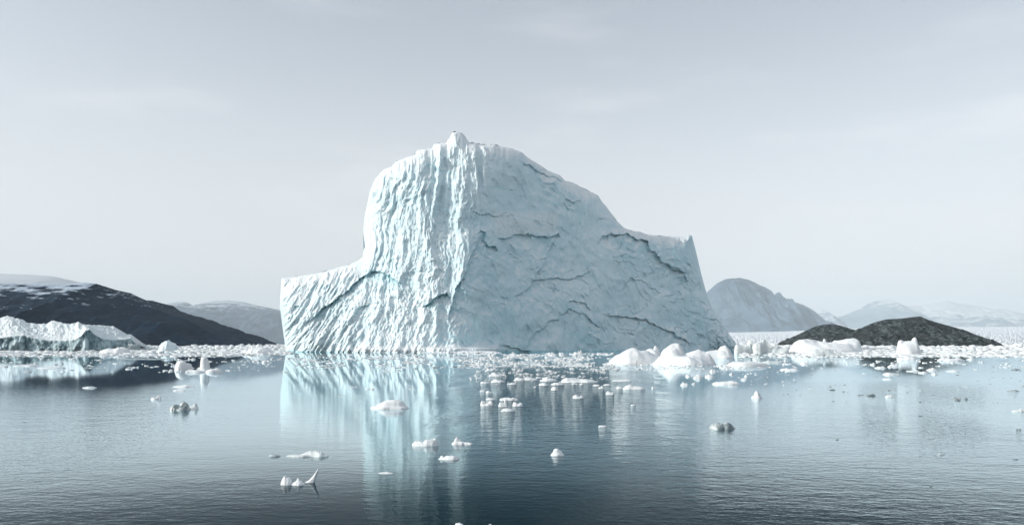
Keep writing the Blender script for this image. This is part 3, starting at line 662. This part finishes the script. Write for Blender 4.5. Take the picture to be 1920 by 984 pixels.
# cluster on the dark reflection
fl(911, 760, 22, 8, 'bow tie shaped floe, left in the cluster on the dark water', extra=[(906, 6, 8, 4, 0), (919, 4, 8, 2, 0)])
fl(905, 733+0, 10, 4, 'tiny double bit above the dark water cluster, left')
fl(917, 749-13+0, 12, 5, 'two small round lumps above the dark water cluster')
fl(920, 749, 18, 5, 'small tapering floe at the upper left of the cluster')
fl(955, 750, 33, 8, 'brick shaped floe topping the cluster on the dark water', p=6)
fl(943, 762, 17, 6, 'floe with an upright spike, in the cluster on the dark water', extra=[(947, 2.6, 16, 3, 0), (941, 7, 7, 3, 0)])
fl(970, 761, 20, 10, 'rounded lump at the right of the cluster on the dark water')
fl(953, 770, 26, 7, 'lowest flat floe of the cluster on the dark water', p=4)
fl(1084, 746, 20, 6, 'dumbbell shaped floe alone on the dark water', extra=[(1079, 6, 6, 3, 0), (1091, 4, 5, 3, 0)])
fl(1144, 739, 16, 9, 'domed floe right of the dumbbell shaped floe')
fl(1187, 760, 10, 4, 'tiny flat bit on the sparkling water')
fl(1130, 799, 16, 3, 'thin floe on the dark water above the black patch')
fl(1419, 746, 20, 13, 'small white cone shaped floe at the right edge of the reflection', p=2, extra=[(1419, 7, 13, 1.8, 0)])
# row of bigger floes
for args in [(930, 705, 30, 8, 'lumpy floe upper left of the long row'), (932, 716, 26, 7, 'floe just under the lumpy one at the row\'s left'), (909, 718, 18, 5, 'small oval floe left of the row'),
             (973, 713, 22, 9, 'bulging floe at the left head of the long row'), (992, 712, 36, 6, 'floe with two small points in the long row'), (1028, 714, 34, 9, 'big humped floe in the middle of the long row'),
             (1020, 722, 18, 6, 'square floe under the humped one'), (1045, 721, 26, 6, 'narrow floe under the right of the humped one'), (1086, 716, 66, 10, 'largest long floe of the row, pointed to the right'),
             (960, 720, 20, 4, 'thin floe below the head of the long row'), (1076, 720, 10, 4, 'small bit under the largest long floe'), (1090, 721, 8, 4, 'tiny round bit under the largest long floe'),
             (1039, 731, 12, 8, 'small floe with a point below the long row'), (1003, 726, 5, 4, 'single tiny cube of ice below the row'),
             (1190, 729, 42, 10, 'craggy long floe on the sparkling water'), (1162, 728, 14, 6, 'small floe left of the craggy long one'), (1118, 723, 14, 5, 'small flat floe right of the row'), (1127, 728, 12, 6, 'small oval floe right of the row'),
             (1166, 714, 34, 4, 'thin floe below the long rounded snow block'), (1138, 722, 14, 4, 'striped thin floe near the row end'), (1225, 727, 8, 4, 'tiny oval right of the craggy floe'),
             (1283, 722, 16, 7, 'diamond shaped floe below the front snow block'), (1301, 720, 8, 4, 'small bit beside the diamond shaped floe'), (1309, 709, 18, 9, 'lumpy white bit under the front snow block'),
             (1330, 707, 16, 8, 'rounded double bit right of the lumpy one'), (1290, 706, 10, 6, 'small bit left of the lumpy one'), (1337, 697, 12, 7, 'small lump close under the snow blocks'),
             (1360, 720, 50, 9, 'long crusty floe where the reflection ends'), (1394, 712, 12, 5, 'oval bit on the pale blue reflection'), (1399, 706, 8, 6, 'small round bit on the pale blue reflection'),
             (1481, 694, 34, 5, 'thin double floe on the pale blue reflection'), (1371, 702, 8, 6, 'small chunk above the pale blue reflection')]:
    fl(*args)
# grey and dark bits on the right
for px, wl, wd, ht, lab in [(1561, 731, 12, 3, 'dark sliver at the left of the grey bits row'), (1632, 742, 20, 6, 'grey oval floe, left of a matching darker one'), (1668, 744, 17, 6, 'grey diamond shaped floe beside the grey oval one'),
                            (1614, 741, 14, 2, 'thin dark sliver left of the grey oval floe'), (1794, 749, 16, 6, 'dark pointed floe, right water'), (1811, 749, 9, 6, 'small dark round lump beside the dark pointed floe'),
                            (1903, 693, 20, 3, 'thin dark floe near the right edge'), (1900, 733, 22, 3, 'slender floe with a dark right tip near the right edge'), (1912, 771, 26, 7, 'flat slab cut by the right edge'),
                            (1765, 852, 14, 4, 'dark flat lump alone, right foreground'), (1727, 854, 8, 2, 'tiny dark bit left of the dark flat lump'), (1910, 806, 10, 4, 'black bit close to the right edge'),
                            (1745, 911, 8, 3, 'small black bit, lower right water'), (1726, 780, 8, 3, 'tiny dark cross shaped bit in the right water'), (1904, 861, 10, 2, 'thin dark sliver at the lower right edge'),
                            (1570, 824, 6, 2, 'lone dark dot in the right water'), (1666, 732, 8, 3, 'small dark bit above the grey diamond floe'), (1675, 733, 9, 2, 'flat dark bit above the grey diamond floe')]:
    fl(px, wl, wd, ht, lab, mat=M_CLEAR if 'dark' in lab or 'black' in lab else M_GREY, name='ice_fragment', cat='ice fragment', depth=0.5)
for px, wl, wd, ht, lab in [(600, 668, 20, 3, 'blackish flat bit just below the left foot of the iceberg'), (700, 674, 10, 3, 'dark bit under the lit foot of the iceberg'), (815, 689, 14, 3, 'thin black flat bit on the lit reflection'),
                            (780, 691, 8, 3, 'small dark bit left of the thin black one'), (268, 673, 90, 2.2, 'long thin dark slab under the left ice belt'), (131, 669, 12, 5, 'dark pointed bit before the flat iceberg')]:
    fl(px, wl, wd, ht, lab, mat=M_CLEAR, name='ice_fragment', cat='ice fragment', depth=0.5, jag=0.05)

# ------------------------------------------------------------------ scattered repeats
def ico(sub):
    import bmesh
    bm = bmesh.new(); bmesh.ops.create_icosphere(bm, subdivisions=sub, radius=1)
    V = np.array([v.co[:] for v in bm.verts]); Fc = np.array([[v.index for v in f.verts] for f in bm.faces]); bm.free(); return V, Fc
def lump(sub, seed, flat):
    V, Fc = ico(sub)
    n = fbm(V[:, 0]*0.9+V[:, 2]*0.6+seed*3.1, V[:, 1]*0.9-V[:, 2]*0.7+seed, 3, seed)
    n2 = fbm(V[:, 0]*2.3+V[:, 2]*1.7+seed, V[:, 1]*2.3+V[:, 2]*1.1, 3, seed+5)
    V = V*(1+0.55*n+0.35*n2)[:, None]
    if sub == 1: V = V*(1+0.5*(np.random.RandomState(seed).rand(len(V), 1)-0.5))
    z = V[:, 2]
    z = np.sign(z)*np.abs(z)**(0.6 if flat else 0.9)
    V[:, 2] = np.where(z < 0, z*0.35, z)
    return V, Fc
def floe_proto(name, seed, mat, nd=3, tall=1.0):
    # a unit floe: a low ragged plate (x, y within -1..1) with a few hummocks on it
    rr = random.Random(seed)
    gx, gy = np.meshgrid(np.linspace(-1.15, 1.15, 38), np.linspace(-1.15, 1.15, 22))
    wx = gx+0.22*fbm(gx*1.6, gy*1.6, 3, seed); wy = gy+0.22*fbm(gx*1.6+7, gy*1.6, 3, seed+2)
    h = np.full(gx.shape, -0.4)
    ds = [(rr.uniform(-0.3, 0.3), rr.uniform(0.5, 0.8), rr.uniform(0.28, 0.45), 3, 0)]
    ds += [(rr.uniform(-0.75, 0.75), rr.uniform(0.14, 0.4), rr.uniform(0.4, 1.0)*tall, rr.choice([1.6, 2.2, 4]), rr.uniform(-0.4, 0.4)) for _ in range(nd)]
    for c, hw, hh, p, off in ds:
        r = np.sqrt(((wx-c)/hw)**2+((wy-off)/(hw*1.1))**2)
        h = np.maximum(h, np.where(r < 1, hh*(1-np.clip(r, 0, 1)**p)**0.75, -0.1-(r-1)*0.8))
    h = np.where(h > 0, h*(1+0.45*fbm(gx*3, gy*3, 3, seed+5)), h)
    return mesh_np(name, np.stack([gx, gy, np.maximum(h, -0.35)], 2).reshape(-1, 3), grid_faces(22, 38), mat)
protos = [floe_proto('floe_shape', 200+i*7, M_SNOW, 3+i % 3) for i in range(12)]
protos_grey = [floe_proto('grey_floe_shape', 300+i*7, M_GREY, 2) for i in range(6)]
protos_dark = [mesh_np('dark_floe_shape', *lump(2, 330+i, True), M_CLEAR) for i in range(4)]
rnd = random.Random(5)
def scatter(n, x0, x1, y0, y1, w0, w1, hr, label, group, protolist, name='ice_floe', cat='ice floe', bias=1.6, ymax=None):
    c = 0; made = []
    while c < n:
        px = rnd.uniform(x0, x1); wl = y0+(y1-y0)*rnd.random()**bias
        if ymax and wl > ymax(px): continue
        if fbm(np.array([px/60.0]), np.array([wl/9.0]), 2, 400)[0] < -0.12: continue
        wd = w0+(w1-w0)*rnd.random()**2.0
        Y = Yw(wl); k = Y/F
        o = bpy.data.objects.new(name, rnd.choice(protolist))
        o.location = (X_(px, Y), Y, -0.02*wd*k)
        o.scale = (wd/2*k, wd*0.42*k*rnd.uniform(0.7, 1.2), wd*hr*1.6*k*rnd.uniform(0.5, 1.3)); o.rotation_euler = (0, 0, rnd.uniform(-0.5, 0.5)+rnd.choice([0, math.pi]))
        link(o, label, cat, group); made.append((px, o)); c += 1
    made.sort(key=lambda q: q[0]); nn = len(made); W = ['', 'second', 'third', 'fourth', 'fifth', 'sixth', 'seventh', 'eighth', 'ninth', 'tenth', 'eleventh', 'twelfth']
    for i, (_, o) in enumerate(made):
        if nn > 1: o['label'] = label+', '+('leftmost' if i == 0 else 'rightmost' if i == nn-1 else W[i]+' from left' if i <= nn//2 else W[nn-1-i]+' from right')
def areas(n, x0, x1, y0, y1, w0, w1, hr, cells, kind, group, plist, **kw):
    """split one drift of like pieces into the stretches an eye would name, wider and smaller pieces apart"""
    m = w0+(w1-w0)*0.28
    k = len(cells)
    for i, where in enumerate(cells):
        a, b_ = x0+(x1-x0)*i/k, x0+(x1-x0)*(i+1)/k
        g = group+', '+where
        nb = max(1, int(n/k*0.45)); ns = max(1, int(n/k)-nb)
        scatter(nb, a, b_, y0, y1, m, w1, hr, 'wider '+kind+' '+where, g+', wider ones', plist, **kw)
        scatter(ns, a, b_, y0, y1, w0, m, hr, 'small '+kind+' '+where, g+', small ones', plist, **kw)
areas(75, 880, 1140, 664, 712, 6, 22, 0.22, ['right of the lit foot', 'under the dark foot crack', 'before the shaded foot', 'left of the snow blocks'], 'white drifting floe', 'floes before the shaded foot', protos)
areas(22, 1260, 1540, 688, 724, 3, 9, 0.3, ['below the front snow block', 'below the flat wedge floe'], 'white ice bit on blue water', 'bits below the snow blocks', protos)
areas(36, 545, 870, 664, 700, 8, 26, 0.09, ['at the left end', 'below the arched rim', 'below the fluted tower'], 'thin pale floe at the lit foot,', 'thin floes before the lit foot', protos_grey+protos)
areas(8, 640, 860, 700, 760, 10, 30, 0.07, ['above the domed floe'], 'thin pale floe on the lit reflection', 'thin floes on the lit reflection', protos)
areas(32, 0, 530, 664, 698, 8, 30, 0.12, ['below the flat iceberg', 'left of the ice pillar', 'right of the ice pillar'], 'low white floe on the left water', 'floes at the front of the left ice belt', protos)
areas(27, 1400, 1920, 667, 690, 8, 26, 0.14, ['below the jagged ice ridge', 'below the islets', 'near the right edge'], 'low white floe on the right water', 'floes at the front of the right ice belt', protos)
areas(34, 1500, 1920, 690, 756, 3, 13, 0.12, ['left of the islet reflection', 'under the islet reflection', 'near the right edge'], 'grey ice bit on pale water', 'grey ice bits in the right water', protos_grey+protos_dark, name='ice_fragment', cat='ice fragment')

# ------------------------------------------------------------------ brash ice (uncountable)
def brash(name, label, specs, mat, seed):
    """specs: list of (n, x0, x1, y0, y1, w0, w1, height ratio)"""
    rs = np.random.RandomState(seed)
    base = []
    for i in range(12):
        V, Fc = lump(1, 600+i, i % 2 == 0); Fc = Fc[V[Fc][:, :, 2].max(1) > -0.12]      # nothing is needed far under water
        base.append((V, Fc))
    Vs, Fs, off = [], [], 0
    for (n, x0, x1, y0, y1, w0, w1, hr, clump) in specs:
        px = rs.uniform(x0, x1, n*3); wl = rs.uniform(y0, y1, n*3)
        keep = fbm(px/50, wl/5, 3, 420) > clump
        px, wl = px[keep][:n], wl[keep][:n]
        for a, b_ in zip(px, wl):
            Y = Yw(b_); k = Y/F; wd = w0+(w1-w0)*rs.rand()**2.5
            V, Fc = base[rs.randint(10)]
            th = rs.rand()*6.28; c, s = math.cos(th), math.sin(th)
            x = (V[:, 0]*c-V[:, 1]*s)*wd/2*k; y = (V[:, 0]*s+V[:, 1]*c)*wd*0.5*k; z = V[:, 2]*wd*hr*k*rs.uniform(0.5, 1.3)
            Vs.append(np.stack([x+X_(a, Y), y+Y, z], 1)); Fs.append(Fc+off); off += len(V)
    me = mesh_np(name, np.concatenate(Vs), np.concatenate(Fs), mat, False)
    link(bpy.data.objects.new(name, me), label=label, kind='stuff')
brash('brash_ice', 'packed white brash ice belt on the left water below the mountains',
      [(4200, -60, 560, 645.5, 656, 2, 14, 0.24, -0.9), (4600, -60, 545, 655, 668, 2, 18, 0.12, -0.25), (350, 0, 540, 668, 698, 2, 10, 0.2, 0.12)], M_SNOW, 1)
brash('brash_ice', 'packed white brash ice belt on the right water below the islets',
      [(4200, 1375, 2000, 645.5, 657, 2, 15, 0.26, -0.9), (4600, 1390, 2000, 656, 669, 2, 18, 0.10, -0.28), (260, 1380, 1960, 668, 690, 2, 9, 0.18, 0.1)], M_SNOW, 2)
brash('brash_ice', 'loose brash ice crumbs drifting in front of the iceberg',
      [(2600, 880, 1150, 661.5, 688, 1.5, 10, 0.13, -0.08), (700, 890, 1140, 682, 708, 1.5, 7, 0.18, 0.08), (900, 540, 900, 663, 690, 1.5, 12, 0.10, 0.05), (260, 880, 1480, 684, 722, 1.5, 5, 0.25, 0.1), (500, 1130, 1400, 681, 693, 2, 9, 0.13, -0.1)], M_SNOW, 3)
brash('dark_ice_crumbs', 'dark crumbs of clear ice scattered over the water',
      [(160, 540, 900, 664, 694, 2, 7, 0.12, 0.0), (180, 1380, 1920, 666, 740, 1.5, 6, 0.14, 0.05), (60, 0, 530, 660, 680, 2, 6, 0.2, 0.0), (40, 1130, 1400, 682, 690, 2, 6, 0.15, 0.0)], M_CLEAR, 4)

# ------------------------------------------------------------------ haze
def haze():
    m = bpy.data.materials.new('haze'); m.use_nodes = True; t = m.node_tree; t.nodes.clear()
    o = t.nodes.new('ShaderNodeOutputMaterial'); v = t.nodes.new('ShaderNodeVolumePrincipled')
    v.inputs['Color'].default_value = (0.83, 0.94, 1.0, 1); v.inputs['Density'].default_value = 0.00008
    t.links.new(v.outputs[0], o.inputs['Volume'])
    x, y0, y1, z0, z1 = 16000, -400, 16000, -4, 860
    V = np.array([(a, b, c) for c in (z0, z1) for b in (y0, y1) for a in (-x, x)], float)
    Fc = [(0, 2, 3, 1), (4, 5, 7, 6), (0, 1, 5, 4), (2, 6, 7, 3), (0, 4, 6, 2), (1, 3, 7, 5)]
    link(bpy.data.objects.new('haze', mesh_np('haze', V, Fc, m, False)), label='thin pale haze over the fjord', kind='stuff')
haze()
